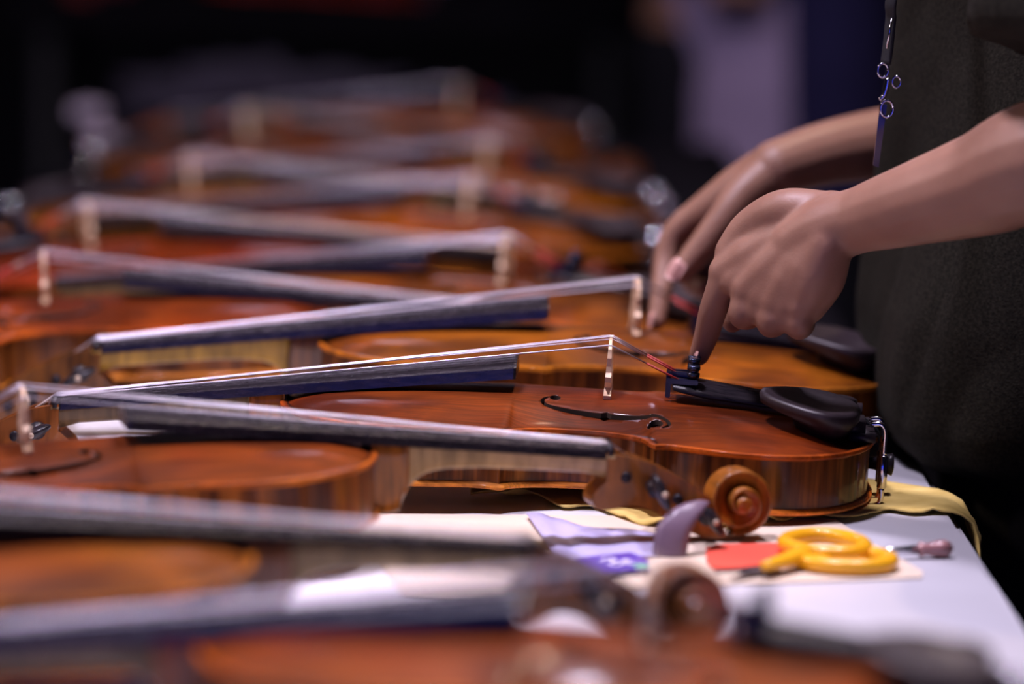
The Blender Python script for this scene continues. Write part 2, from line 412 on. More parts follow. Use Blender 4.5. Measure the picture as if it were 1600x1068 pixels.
# varnished heel cap & root (the varnished end of the neck)
# fingerboard
def fb_mesh():
    V = []; Fc = []; n = 15; X = [-131, -130, -60, 20, 100, 139, 140.5]
    for x in X:
        hw = np.interp(x, [-131, 140], [12, 21.2]); th_ = np.interp(x, [-131, 140], [4.4, 6.2]); zc = fbz(x); R = 42.0
        if x in (-131, 140.5): hw -= .5; zc -= .4
        sag = R-math.sqrt(R*R-hw*hw)
        for j in range(n-2):
            y = -hw+2*hw*j/(n-3); V.append((x, y, zc-(R-math.sqrt(R*R-y*y))))
        V.append((x, hw+.8, zc-sag-th_)); V.append((x, -hw-.8, zc-sag-th_))
    for i in range(len(X)-1):
        for j in range(n): Fc.append((i*n+j, i*n+(j+1) % n, (i+1)*n+(j+1) % n, (i+1)*n+j))
    Fc.append(tuple(range(n))[::-1]); Fc.append(tuple((len(X)-1)*n+j for j in range(n))); return V, Fc
fb = part('fingerboard', fb_mesh(), 'board')
fb.data.materials.append(M['board_side'])
for p in fb.data.polygons:
    p.use_smooth = p.normal.z > 0.3
    if p.normal.z < 0.3: p.material_index = 1
# nut
part('nut', mesh('nut', *box(-136, -131, -12.2, 12.2, 20.5, 28.2)), 'ebony', bev=1.2)
# pegbox: two cheeks, a floor and the chin; u is measured from the nut towards the scroll
def PB(u, z): return (-131-u, z)
topl = [(0, 24), (15, 20.5), (30, 14), (45, 5), (57, -4), (65, -11)]
botl = [(70, -31), (62, -31), (50, -27), (38, -19), (26, -11.5), (14, -7.5), (4, -8.5), (-5, -8.5), (-9, -5), (-8, 1), (-4, 5), (0, 8)]
def prism(poly, y0, y1, t0=None, t1=None):
    """extrude a (u,z) outline sideways; y may depend on u"""
    n = len(poly); V = []
    for f in (y0, y1):
        for u, z in poly: x, zz = PB(u, z); V.append((x, f(u), zz))
    Fc = [tuple(range(n)), tuple(range(2*n-1, n-1, -1))]+[(i, i+n, (i+1) % n+n, (i+1) % n) for i in range(n)]
    return V, Fc
def tri(vf):
    me = mesh('t', *vf); bm = bmesh.new(); bm.from_mesh(me); bmesh.ops.triangulate(bm, faces=[f for f in bm.faces if len(f.verts) > 4]); bmesh.ops.recalc_face_normals(bm, faces=bm.faces)
    V = [tuple(v.co*1000) for v in bm.verts]; bm.verts.index_update(); Fc = [tuple(v.index for v in f.verts) for f in bm.faces]; bm.free(); bpy.data.meshes.remove(me); return V, Fc
hw_ = lambda u: np.interp(u, [-10, 0, 20, 70], [11.5, 12, 11, 7.6])
T2 = [(p[0], p[1]) for p in smooth_path([(a, b) for a, b in topl], 3)]; B2 = [(p[0], p[1]) for p in smooth_path([(a, b) for a, b in botl], 3)]
cheek = T2+B2
mid = [(u, z+9) for u, z in B2[:-6]]; floor_ = [(66, -22)]+[(57, -17), (45, -11), (30, -1), (15, 5), (0, 8)]+B2[::-1][2:]
pb = join([tri(prism(cheek, lambda u: hw_(u)-4.6, hw_)), tri(prism(cheek, lambda u: -hw_(u), lambda u: -hw_(u)+4.6)),
           tri(prism([(66, -20), (57, -16), (45, -10), (30, 0), (15, 6), (0, 10)]+B2[::-1][1:], lambda u: -hw_(u)+4.0, lambda u: hw_(u)-4.0))])
pbo = part('pegbox', pb, 'maple', smooth=False); 
# scroll
def scroll_mesh():
    n = 110; V = []; Fc = []; a0, a1 = -105, 690
    for i in range(n):
        q = i/(n-1); a = a0+(a1-a0)*q; r = np.interp(a, [-105, -60, 0, 90, 180, 270, 360, 450, 540, 630, 690], [19.8, 19.8, 19.4, 18.6, 16.6, 14.0, 11.6, 9.4, 7.2, 5.2, 4.2])
        inner = max(np.interp(a+300, [-105, -60, 0, 90, 180, 270, 360, 450, 540, 630, 690], [19.8, 19.8, 19.4, 18.6, 16.6, 14.0, 11.6, 9.4, 7.2, 5.2, 4.2]), 2.0)-1.5
        if a < 30: inner = min(inner, r-8)
        h = np.interp(a, [-105, 0, 90, 180, 270, 360, 450, 540, 690], [7.4, 9.4, 10.2, 11.4, 13, 14.8, 16.6, 18.4, 20.5])
        ca, sa = math.cos(math.radians(a)), math.sin(math.radians(a)); mr = (r+inner)/2
        sec = [(r, -h+1.2), (r, h-1.2), (r-.5, h-.3), (r-1.6, h), (r-2.4, h-.6), (mr, h-2.0), (inner, h-2.4), (inner, -h+2.4), (mr, -h+2.0), (r-2.4, -h+.6), (r-1.6, -h), (r-.5, -h+.3)]
        for (rr, y) in sec:
            u = 78+rr*ca; z = -11+rr*sa; x, zz = PB(u, z); V.append((x, y, zz))
    k = 12
    for i in range(n-1):
        for j in range(k): Fc.append((i*k+j, i*k+(j+1) % k, (i+1)*k+(j+1) % k, (i+1)*k+j))
    Fc.append(tuple(range(k))[::-1]); Fc.append(tuple((n-1)*k+j for j in range(k)))
    x, z = PB(78, -11)
    return join([(V, Fc), tube([(x, -21, z), (x, -20.5, z), (x, 20.5, z), (x, 21, z)], [3.2, 4.4, 4.4, 3.2], 18)])
sme = mesh('scroll', *scroll_mesh()); bm = bmesh.new(); bm.from_mesh(sme); bmesh.ops.recalc_face_normals(bm, faces=bm.faces); bm.to_mesh(sme); bm.free()
sc = part('scroll', sme, 'maple', smooth=True)
# pegs
def peg(u, z, side, rot):
    x, zz = PB(u, z); s = side
    V1 = tube([(x, -s*13, zz), (x, -s*12.4, zz), (x, s*13, zz), (x, s*20, zz), (x, s*21, zz), (x, s*23, zz), (x, s*24, zz), (x, s*26, zz)], [2.4, 3.1, 3.8, 4.0, 5.4, 5.4, 3.6, 3.2], 14)
    hd = ell((0, 0, 0), (11.5, 9.0, 3.4), 18, 10); c, s_ = math.cos(rot), math.sin(rot)
    Vh = [(x+a*c-cc*s_, s*(33+b), zz+a*s_+cc*c) for a, b, cc in hd[0]]
    pin = ell((x, s*41.8, zz), (1.8, 1.6, 1.8), 10, 6)
    o = part('tuning_peg', join([V1, (Vh, hd[1])]), 'ebony'); part('peg_pin', pin, 'bone', o); return o
PEGS = [(11, 9, -1, .5), (26, 3, 1, 1.2), (41, -6, -1, 2.2), (55, -15, 1, 1.0)]
for p_ in PEGS: peg(*p_)
# bridge (drawn in y,z then stood up)
bo = [(-20.5, 0), (-20.8, 2.2), (-16, 3.5), (-14, 6), (-16.5, 8.5), (-20.2, 10), (-20.5, 13), (-18, 15.5), (-17.6, 19), (-18.3, 24), (-17, 28.5), (-14, 31), (-8, 33.6), (0, 35), (8, 34.2), (14, 32.4), (17, 30), (18.3, 25), (17.6, 19),
      (18, 15.5), (20.5, 13), (20.2, 10), (16.5, 8.5), (14, 6), (16, 3.5), (20.8, 2.2), (20.5, 0), (10, 0), (9.6, 3), (6.5, 6.5), (2.5, 7.6), (1.6, 9.2), (0, 8.2), (-1.6, 9.2), (-2.5, 7.6), (-6.5, 6.5), (-9.6, 3), (-10, 0)]
def circ(cx, cy, rx, ry, n=14): return [(cx+rx*math.cos(2*PI*i/n), cy+ry*math.sin(2*PI*i/n)) for i in range(n)]
loops = [bo, circ(-12, 14, 3.6, 2.2), circ(12, 14, 3.6, 2.2), circ(-3, 18.5, 2.2, 2.6), circ(3, 18.5, 2.2, 2.6), circ(-10.5, 24.5, 2.2, 3.0), circ(10.5, 24.5, 2.2, 3.0)]
V, Fc = fill2d(loops, 2.0, 'bridge')
Vb = []
for y, z, t in V:
    k = np.interp(z, [0, 35], [2.3, 0.8]); foot = ZT+arch(195, y/56.0)+0.4; base = 49.2
    zz = base+z-(max(0, 1-z/6)*(base-foot) if z < 6 else 0); Vb.append((195+np.sign(t)*k, y, zz))
part('bridge', (Vb, Fc), 'bridge', smooth=False)
# tailpiece
def tail_mesh():
    V = []; Fc = []; n = 13; X = [233, 234, 240, 255, 280, 310, 338, 343, 345]
    for x in X:
        hw = np.interp(x, [233, 236, 255, 345], [18, 21, 19, 10.5]); zc = np.interp(x, [233, 345], [64, 50.5]); ht = np.interp(x, [233, 250, 345], [7, 8.5, 6])
        if x in (233, 345): hw -= 1; ht -= 1.5
        for j in range(n-2):
            q = -1+2*j/(n-3); V.append((x, hw*q, zc-ht*(abs(q)**2.2)))
        V.append((x, hw*.8, zc-ht-.8)); V.append((x, -hw*.8, zc-ht-.8))
    for i in range(len(X)-1):
        for j in range(n): Fc.append((i*n+j, i*n+(j+1) % n, (i+1)*n+(j+1) % n, (i+1)*n+j))
    Fc.append(tuple(range(n))[::-1]); Fc.append(tuple((len(X)-1)*n+j for j in range(n))); return V, Fc
tp = part('tailpiece', tail_mesh(), 'ebony')
part('tail_gut', join([tube(smooth_path([(343, s*4.5, 46), (350, s*4.5, 42), (356, s*4, 37), (359, s*2.5, 26), (359.5, 0, 20)], 4), 1.1, 8) for s in (-1, 1)]), 'gut')
part('end_button', tube([(352, 0, 18), (356, 0, 18), (358, 0, 18), (360, 0, 18), (364, 0, 18), (366, 0, 18), (367, 0, 18)], [3.5, 3.8, 6.5, 6, 6.2, 7, 4], 16), 'ebony')
part('saddle', mesh('saddle', *box(350.5, 355.5, -17, 17, 34.5, 38.5)), 'ebony', bev=1.2)
SY = [(-8.4, -16.8), (-2.8, -5.8), (2.8, 5.8), (8.4, 16.8)]; SR = [.48, .44, .40, .33]
for k, (yn, yb) in enumerate(SY):
    zb = 84.4-(abs(yb)/16.8)**2*4.2+(.5 if yb < 0 else -.2); zn = 28.7; yt = yb*0.82; zt = 63.2-(abs(yt)/20)**2*5
    # strings pass from the peg over the nut and the bridge to the fine tuner
    pu, pz = {0: PEGS[0], 1: PEGS[2], 2: PEGS[3], 3: PEGS[1]}[k][:2]; px_, pz_ = PB(pu, pz)
    P = [(px_, yn*.5, pz_+3.6), (-136, yn, zn-.8), (-133, yn, zn), (-130.5, yn, zn), (30, yn+(yb-yn)*.494, zn+(zb-zn)*.494), (194, yb, zb), (196, yb, zb), (238, yt, zt+1)]
    so = part('string', tube(P, [SR[k]]*8, 6), 'string')
    a, b = np.array(P[-2]), np.array(P[-1]); part('silk_winding', tube([a+(b-a)*.5, a+(b-a)*.99], SR[k]+.2, 6), 'red_silk', so)
    # fine tuner: body on the tailpiece with a knurled screw
    zt0 = np.interp(240, [233, 345], [64, 50.5])-(abs(yt)/20)**2.2*8
    body = join([box(229, 248, yt-1.9, yt+1.9, zt0+.3, zt0+3.4), box(229, 232, yt-1.7, yt+1.7, zt0-8, zt0+3)])
    ft = part('fine_tuner', mesh('fine_tuner', *body), 'tuner', smooth=False, bev=.5)
    part('tuner_screw', tube([(245, yt, zt0-4), (245, yt, zt0+4), (245, yt, zt0+5), (245, yt, zt0+7.5), (245, yt, zt0+8), (245, yt, zt0+9.5), (245, yt, zt0+11.5), (245, yt, zt0+12)], [1.3, 1.3, 3.6, 3.8, 2.0, 3.9, 3.9, 3.2], 12), 'tuner', ft)
# chinrest: hollowed cup, foot and bridge over the tailpiece, chrome clamp at the tail
def chin_mesh():
    V = []; Fc = []; n = 34; rings = [(0.0, -3.8), (.35, -3.2), (.7, -1.2), (.9, 0.3), (1.0, .2), (1.03, -1.4), (1.01, -6), (.95, -13), (.78, -20)]
    cx, cy = 318, -37
    for r, dz in rings:
        for j in range(n):
            a = 2*PI*j/n; rx = 29*(1-.14*math.cos(a)); ry = 31; lx = r*rx*math.cos(a); ly = r*ry*math.sin(a)*(1-.22*max(0, -math.cos(a)))
            x, y = cx+lx, cy+ly; zz = 58.5-0.13*(x-cx)+0.08*(y-cy)+dz
            if r < .96 and dz < -8:      # underside narrows to the foot near the tail
                x = x+(334-x)*.35; y = y+(-30-y)*.1
                zz = max(zz, 43) if dz > -16 else max(ZT+3.0, 39.5)
            V.append((x, y, zz))
    for i in range(len(rings)-1):
        for j in range(n): Fc.append((i*n+j, i*n+(j+1) % n, (i+1)*n+(j+1) % n, (i+1)*n+j))
    Fc.append(tuple((len(rings)-1)*n+j for j in range(n)))
    arm = [(318, -8, 54), (330, 4, 54), (336, 14, 53), (338, 26, 50)]
    bar = tube(smooth_path(arm, 4), np.linspace(11, 6, 13), 12, .35)
    foot = box(338, 353, -44, 26, 37.0, 41.5); post = box(333, 347, -40, -10, 40, 48); p2 = box(333, 347, 16, 25, 40, 50)
    return join([(V, Fc), bar, foot, post, p2])
cr = part('chinrest', mesh('chinrest', *chin_mesh()), 'chinrest', smooth=True)
cl = []
for y in (-30, -10):
    cl.append(tube(smooth_path([(350, y, 45.5), (356, y, 46), (358.8, y, 42), (359, y, 34), (359, y, 28)], 4), 1.7, 10))
    cl.append(tube([(359, y, 28), (359, y, 27), (359, y, 9), (359, y, 8)], [1.8, 2.9, 2.9, 1.8], 14))
    cl.append(tube(smooth_path([(359, y, 9), (359, y, 2), (357.8, y, -1.2), (354, y, -2.6), (346, y, -2.4)], 4), 1.7, 10))
cl.append(box(341, 357, -33, -7, -3.2, -2.2))
part('clamp', join(cl), 'chrome', cr)
part('cork_pad', mesh('cork_pad', *box(341, 355, -34, -6, -2.2, -1.2)), 'dark_cork', cr, smooth=False)

# shift prototype parts so that the empty stands on the table under the bridge
PARTS = [o for o in proto.children]
def xform_me(me):
    co = np.empty(len(me.vertices)*3); me.vertices.foreach_get('co', co); co = co.reshape(-1, 3); co[:, 0] -= 0.195
    me.vertices.foreach_set('co', co.ravel()); me.update()
seen = set()
for o in PARTS+[c for p in PARTS for c in p.children]:
    if o.data.name not in seen: seen.add(o.data.name); xform_me(o.data)
BODY = ('top_plate', 'back_plate', 'ribs', 'pegbox', 'scroll')
def kindof(o): return o.name.split('.')[0]
def paint(root, body, neck, ribs=None, scroll=None):
    for p in root.children:
        k = kindof(p)
        c = neck if k == 'neck' else (ribs or body) if k in ('ribs', 'back_plate') else (scroll or ribs or body) if k in ('pegbox', 'scroll', 'heel') else body
        k_ = .22 if k in ('top_plate',) else .7 if k in ('pegbox', 'scroll', 'heel') else .45 if k != 'neck' else .75; p.color = (c[0]*k_, c[1]*k_*.92, c[2]*k_*.6, 1)
def copy_violin():
    r = proto.copy(); COL.objects.link(r)
    for ch in PARTS:
        c = ch.copy(); COL.objects.link(c); c.parent = r
        for g in ch.children:
            d = g.copy(); COL.objects.link(d); d.parent = c
    return r
def place(root, x, y, a, pitch, dz=0, size=1.0):
    # the box is 10 mm up because the arched back carries it
    root.rotation_mode = 'QUATERNION'
    # positive pitch lifts the head (local -x)
    root.rotation_quaternion = (Matrix.Rotation(a, 4, 'Z') @ Matrix.Rotation(pitch, 4, 'Y')).to_quaternion()
    root.location = (x*MM, y*.9932*MM, (12.5+dz)*MM); root.scale = (size,)*3
# x, y of the bridge; heading of the tail; head lift; height; size; varnish; neck; ribs; label
OR = (0.42, 0.115, 0.018)
ROWS = [
 ('D', 53.5, 2221, -0.050, 0.047, -1.5, .973, (0.34, 0.065, 0.010), (0.16, 0.10, 0.06), (0.34, 0.105, 0.022), None,
  'sharply focused reddish brown violin whose tailpiece a fingertip touches'),
 ('C', -251, 1998, 3.352, 0.050, 1.0, .945, (0.42, 0.095, 0.012), (0.42, 0.30, 0.20), (0.42, 0.12, 0.015), (0.46, 0.16, 0.022),
  'violin whose carved scroll lies beside the scissors, head to the right'),
 ('E', 75, 2440, 0.041, 0.050, 3.0, 1.03, (0.50, 0.145, 0.015), (0.46, 0.27, 0.05), (0.32, 0.09, 0.015), (0.24, 0.09, 0.02),
  'orange violin with a yellow-ochre neck, bridge beside the far hand'),
 ('F', -316, 2624, 3.250, 0.046, 0.5, .98, (0.40, 0.07, 0.010), (0.20, 0.13, 0.07), (0.30, 0.09, 0.015), None,
  'dark red-brown violin at the left edge, directly behind the ochre-necked one'),
 ('G', -8, 2752, -0.167, 0.048, 0.5, 1.0, (0.42, 0.12, 0.02), (0.40, 0.27, 0.13), (0.30, 0.08, 0.015), None,
  'blurred violin behind the ochre-necked one, black fingerboard ending mid-picture'),
 ('H', -324, 2967, 3.383, 0.048, 0.5, 1.0, (0.44, 0.065, 0.008), (0.52, 0.36, 0.18), (0.36, 0.07, 0.012), None,
  'blurred red violin with a pale beige neck, seventh from the back'),
 ('I', -40, 3232, -0.120, 0.050, 0.5, 1.0, (0.44, 0.12, 0.012), (0.35, 0.24, 0.12), (0.3, 0.09, 0.015), None,
  'blurred violin with shiny pegs at the left edge, bridge between two rows of strings'),
 ('J', -283, 3420, 3.267, 0.047, 0.5, 1.0, (0.46, 0.15, 0.015), (0.45, 0.33, 0.2), (0.34, 0.11, 0.02), None,
  'blurred orange violin at the left, pale strings slanting down to the right'),
 ('K', -28, 3622, -0.118, 0.048, 0.5, 1.0, (0.52, 0.15, 0.012), (0.40, 0.27, 0.13), (0.42, 0.12, 0.015), None,
  'blurred orange violin with round highlight on its chinrest, third from the back'),
 ('L', -274, 3997, 3.400, 0.045, 0.5, 1.0, (0.34, 0.10, 0.015), (0.36, 0.25, 0.14), (0.28, 0.08, 0.015), None,
  'blurred brown violin second from the back, head pointing right'),
 ('M', -67, 4419, -0.050, 0.046, 0.5, 1.0, (0.56, 0.15, 0.012), (0.36, 0.25, 0.14), (0.46, 0.12, 0.012), None,
  'hindmost blurred orange violin on the far table'),
 ('B', -304, 1682, 3.440, 0.045, 0.5, 1.0, (0.50, 0.15, 0.02), (0.30, 0.23, 0.16), (0.36, 0.10, 0.015), (0.26, 0.10, 0.04),
  'blurred foreground violin, head right, grey-brown neck crossing the lower picture'),
 ('A', 53, 1538, -0.035, 0.052, 0.5, .93, (0.52, 0.11, 0.008), (0.20, 0.14, 0.10), (0.36, 0.08, 0.010), None,
  'nearest blurred orange violin along the bottom edge, black chinrest at right'),
]
VI = {}
for i, (key, x, y, a, p, dz, sz, cb, cn, crb, csc, lab) in enumerate(ROWS):
    r = proto if i == 0 else copy_violin()
    place(r, x, y, a, p, dz, sz); paint(r, cb, cn, crb, csc)
    tag(r, lab, 'violin', 'violins laid in rows on the tables'); VI[key] = r
#PART2
# ================================================================== THINGS LYING ON THE WHITE TABLE
def sheet(name, px, z, mat, label, cat, th=0.35, lift=None, group=None):
    """a flat sheet on the table; corners were measured on the table plane"""
    P = [T(a, b, z) for a, b in px]; n = len(P); V = []
    for k in (0, 1):
        for i, p in enumerate(P): V.append((p[0], p[1], z+k*th+(lift[i] if lift else 0)))
    Fc = [tuple(range(n))[::-1], tuple(range(n, 2*n))]+[(i, (i+1) % n, (i+1) % n+n, i+n) for i in range(n)]
    me = mesh(name, *tri_raw(V, Fc)); o = link(name, me, mat, smooth=False); tag(o, label, cat, group); return o
def tri_raw(V, Fc):
    me = mesh('t', V, Fc); bm = bmesh.new(); bm.from_mesh(me); bmesh.ops.triangulate(bm, faces=[f for f in bm.faces if len(f.verts) > 4]); bmesh.ops.recalc_face_normals(bm, faces=bm.faces)
    bm.verts.index_update(); V = [tuple(v.co*1000) for v in bm.verts]; Fc = [tuple(v.index for v in f.verts) for f in bm.faces]; bm.free(); bpy.data.meshes.remove(me); return V, Fc
M['cream'] = plain('cream_card', (0.68, 0.56, 0.43), 0.7, var=0.06, scale=20)
M['red_card'] = plain('red_card', (0.85, 0.10, 0.06), 0.5, var=0.1)
M['violet_print'] = plain('violet_print', (0.10, 0.03, 0.50), 0.4, var=0.35, scale=60)
M['white_ink'] = plain('white_ink', (0.75, 0.70, 0.85), 0.6); M['green_ink'] = plain('green_ink', (0.12, 0.60, 0.30), 0.6)
M['yellow_plastic'] = plain('yellow_plastic', (0.90, 0.44, 0.010), 0.34, coat=0.3, var=0.08)
M['blade'] = plain('dark_steel_blade', (0.30, 0.28, 0.32), 0.25, 1.0, var=0.3)
M['pink_handle'] = plain('pinkish_lacquer', (0.42, 0.20, 0.20), 0.25, coat=0.5, var=0.3, scale=120)
M['film'] = plain('lavender_film', (0.60, 0.56, 0.86), 0.3, var=0.1)
M['strip'] = plain('grey_violet_strip', (0.20, 0.135, 0.19), 0.35, var=0.2, scale=50)
def chamois_mat():
    m, nt, b = new_mat('chamois_leather'); c = ramp(nt, noise_tex(nt, 60, detail=5), [(0.3, (0.52, 0.36, 0.085)), (0.7, (0.70, 0.52, 0.16))])
    nt.links.new(c, b.inputs['Base Color']); setv(b, Roughness=0.95); bump(nt, b, noise_tex(nt, 260, detail=5), 0.5, 0.0008); return m
M['chamois'] = chamois_mat(); M['strap'] = plain('black_woven_strap', (0.012, 0.012, 0.016), 0.7, var=0.4, scale=300)

sheet('card_sheet', [(530, 803), (900, 806), (1305, 812), (1345, 838), (1442, 894), (1440, 903), (1100, 915), (700, 930), (628, 928)], 0.4, M['cream'],
      'large cream card lying under the scissors and beside the chamois cloth', 'card', 0.6)
# chamois cloth under the focused violin, hanging over the table edge
near = [(735, 779), (775, 776), (800, 781), (840, 779), (880, 797), (925, 797), (955, 806), (1000, 824), (1040, 828), (1100, 828), (1180, 824), (1225, 817), (1262, 807), (1300, 813), (1350, 810), (1390, 802), (1430, 806), (1488, 806)]
Pn = smooth_path([T(a, b, 0) for a, b in near], 4)
Pf = []
for p in Pn:
    q = p.copy(); k = (p[0]+25)/280; q[1] = 2205+np.interp(p[0], [-20, 120, 200, 250], [-3, 60, 62, 16]); Pf.append(q)
V = []; nu = 14; Pf = np.array(Pf)
for i, (a, b) in enumerate(zip(Pn, Pf)):
    for j in range(nu):
        t = j/(nu-1); p = a+(b-a)*t; e = max(0, 1-t*6)
        z = 1.6+e*(1.4+1.6*math.sin(a[0]/7.+1)+0.9*math.sin(a[0]/3.1))+1.0*(0.5+0.5*math.sin(p[0]/13+p[1]/17))*(1 if j else 1)
        if 20 < p[0] < 235 and p[1] > 2125: z = min(z, 2.0)
        V.append((p[0], p[1]+e*2.5*math.sin(a[0]/5.3), z))
n0 = len(Pn)
# overhanging corner
for k, (dx, dz) in enumerate([(5, -1.5), (9.5, -5), (11.5, -11), (12.5, -18), (14.0, -25)]):
    for j in range(nu):
        t = j/(nu-1); base = V[(n0-1)*nu+j]; sh = 1-t*0.25
        V.append((max(base[0], 250)+dx+1.3*math.sin(j*1.3+k), base[1]-k*6*(1-t)-6*k*(t), 1.4+dz*sh*(0.75+0.25*math.cos(j*.9))))
Fc = [(i*nu+j, (i+1)*nu+j, (i+1)*nu+j+1, i*nu+j+1) for i in range(n0+4) for j in range(nu-1)]
o = link('chamois_cloth', mesh('chamois_cloth', V, Fc), M['chamois']); tag(o, 'yellow chamois cloth with wavy edges under the sharply focused violin', 'cloth')
md = o.modifiers.new('s', 'SOLIDIFY'); md.thickness = 0.0012; md.offset = 1
# lavender film, curled at its left corner
def curved(name, A, Bq, mat, label, cat, zf, n=16, m=8, th=0.5):
    """ruled sheet between two plan curves; zf gives its height"""
    V = []; A = smooth_path(A, 5); Bq = smooth_path(Bq, 5)
    for i in range(len(A)):
        for j in range(m):
            t = j/(m-1); p = A[i]+(Bq[i]-A[i])*t; V.append((p[0], p[1], zf(i/(len(A)-1), t, p)))
    Fc = [(i*m+j, (i+1)*m+j, (i+1)*m+j+1, i*m+j+1) for i in range(len(A)-1) for j in range(m-1)]
    o = link(name, mesh(name, V, Fc), mat); md = o.modifiers.new('s', 'SOLIDIFY'); md.thickness = th*MM; md.offset = 1; tag(o, label, cat); return o
curved('plastic_film', [T(822, 812), T(860, 812), T(910, 826), T(1025, 838)], [T(868, 872), T(905, 884), T(960, 880), T(1030, 872)], M['film'],
       'pale lavender plastic film curling up beside the violet printed card', 'film', lambda s, t, p: 1.8+7*max(0, 0.35-s)*(1-t)+1.0*math.sin(s*9)**2)
vc = sheet('printed_card', [(878, 882), (905, 871), (985, 863), (1012, 874), (1014, 890), (930, 896), (885, 891)], 3.4, M['violet_print'],
      'violet printed card with white squiggle and green spot, left of the strip', 'card', 0.5)
a = [T(x, y, 4.1) for x, y in ((938, 876), (950, 871), (962, 876), (952, 880), (968, 882), (978, 874), (984, 880), (992, 879))]
V, Fc = tube(smooth_path(a, 5), 1.6, 6, 0.18); link('printed_squiggle', mesh('printed_squiggle', V, Fc), M['white_ink'], vc)
V, Fc = ell(T(1002, 884, 4.1), (4.2, 6, .25)); link('green_spot', mesh('green_spot', V, Fc), M['green_ink'], vc)
# upright curling strip
EL = [(1020, 872), (1021, 846), (1030, 816), (1058, 791), (1090, 781), (1107, 783)]; ER = [(1072, 872), (1078, 838), (1088, 815), (1098, 800), (1106, 790), (1109, 785)]
YS = [2008, 2010, 2013, 2018, 2024, 2028]; A_ = smooth_path([W(x, y, Y) for (x, y), Y in zip(EL, YS)], 4); B_ = smooth_path([W(x, y, Y) for (x, y), Y in zip(ER, YS)], 4); V = []; C_ = A_
for a_, b_ in zip(A_, B_):
    for j in range(5):
        t = j/4; q = a_+(b_-a_)*t; V.append((q[0], q[1]-5*4*t*(1-t)*.25, max(q[2], 1.2)))
Fc = [(i*5+j, i*5+j+1, (i+1)*5+j+1, (i+1)*5+j) for i in range(len(C_)-1) for j in range(4)]
o = link('curled_strip', mesh('curled_strip', V, Fc), M['strip']); md = o.modifiers.new('s', 'SOLIDIFY'); md.thickness = .0006
tag(o, 'grey-violet strip curling up in front of the carved scroll', 'strip')
sheet('red_card', [(1103, 858), (1120, 852), (1212, 850), (1232, 862), (1215, 876), (1180, 889), (1115, 889), (1104, 878)], 1.6, M['red_card'],
      'bright red card between the curling strip and the yellow scissors', 'card', 0.9)
# scissors
sc_ = empty('scissors', T(1240, 880)); so_ = T(1240, 880)
def L_(p): return np.array(p)-so_
def loop(cpx, rx, ry, rot, z):
    c = T(*cpx, z); P = []
    for i in range(40):
        a_ = 2*PI*i/40; u, v = rx*math.cos(a_), ry*math.sin(a_)*(1+.12*math.cos(a_)); P.append((c[0]+u*math.cos(rot)-v*math.sin(rot), c[1]+u*math.sin(rot)+v*math.cos(rot), z))
    P.append(P[0]); P.append(P[1]); return P
for nm, cpx, rx, ry, rot, z, sh in (('handle', (1288, 850), 20.5, 27, 0.25, 7.5, [(1258, 866), (1225, 876), (1195, 884), (1170, 890)]), ('handle', (1320, 874), 24, 20, -0.10, 5.5, [(1290, 880), (1262, 877), (1235, 878), (1212, 880)])):
    ring = tube([L_(p) for p in loop(cpx, rx, ry, rot, z)], 4.3, 12, 1.0)
    k = np.linspace(5.5, 3.6, 4); shank = tube(smooth_path([L_(T(*p, z)) for p in sh[:3]], 5), np.linspace(6.5, 3.2, 11), 12, .8)
    link('handle', mesh('handle', *join([ring, shank])), M['yellow_plastic'], sc_)
for (p0, p1, dz, tw) in (((1235, 882), (1118, 893), 4.5, 1), ((1222, 876), (1140, 905), 3.0, -1)):
    a, b = L_(T(*p0, dz)), L_(T(*p1, dz)); d = (b-a); d /= np.linalg.norm(d); nn = np.array([-d[1], d[0], 0]); L = np.linalg.norm(b-a)
    out = [a+nn*4.5, a+d*L*.5+nn*5, b, a+d*L*.5-nn*3.0, a-nn*4.5]; V = [tuple(q+np.array([0, 0, -.7])) for q in out]+[tuple(q+np.array([0, 0, .7])) for q in out]
    n = 5; Fc = [tuple(range(n))[::-1], tuple(range(n, 2*n))]+[(i, (i+1) % n, (i+1) % n+n, i+n) for i in range(n)]
    link('blade', mesh('blade', *tri_raw(V, Fc)), M['blade'], sc_, False)
p = L_(T(1212, 884, 5)); V, Fc = tube([p+(0, 0, -2), p+(0, 0, 1), p+(0, 0, 1.6)], [3, 3, 2], 14); link('pivot_screw', mesh('pivot_screw', V, Fc), M['chrome'], sc_)
tag(sc_, 'scissors with two bright yellow plastic finger loops on cream card', 'scissors')
# pinkish rod behind the scissors
rd = empty('small_screwdriver', T(1430, 860)); ro = T(1430, 860)
P = [T(x, y, 5)-ro for x, y in ((1345, 862), (1400, 860), (1436, 858))]; V, Fc = tube(P, [1.6, 1.9, 2.6], 10); link('shaft', mesh('shaft', V, Fc), M['chrome'], rd)
P = [T(x, y, 5.0)-ro for x, y in ((1434, 858), (1439, 857.8), (1446, 857.5), (1456, 857.5), (1466, 857), (1476, 857), (1483, 857.5), (1486, 858))]
V, Fc = tube(P, [2.6, 4.2, 3.2, 3.8, 4.6, 4.8, 4.0, 2.0], 12); link('handle', mesh('handle', V, Fc), M['pink_handle'], rd)
tag(rd, 'thin metal tool with pinkish knobbed handle, right of yellow scissors', 'tool')

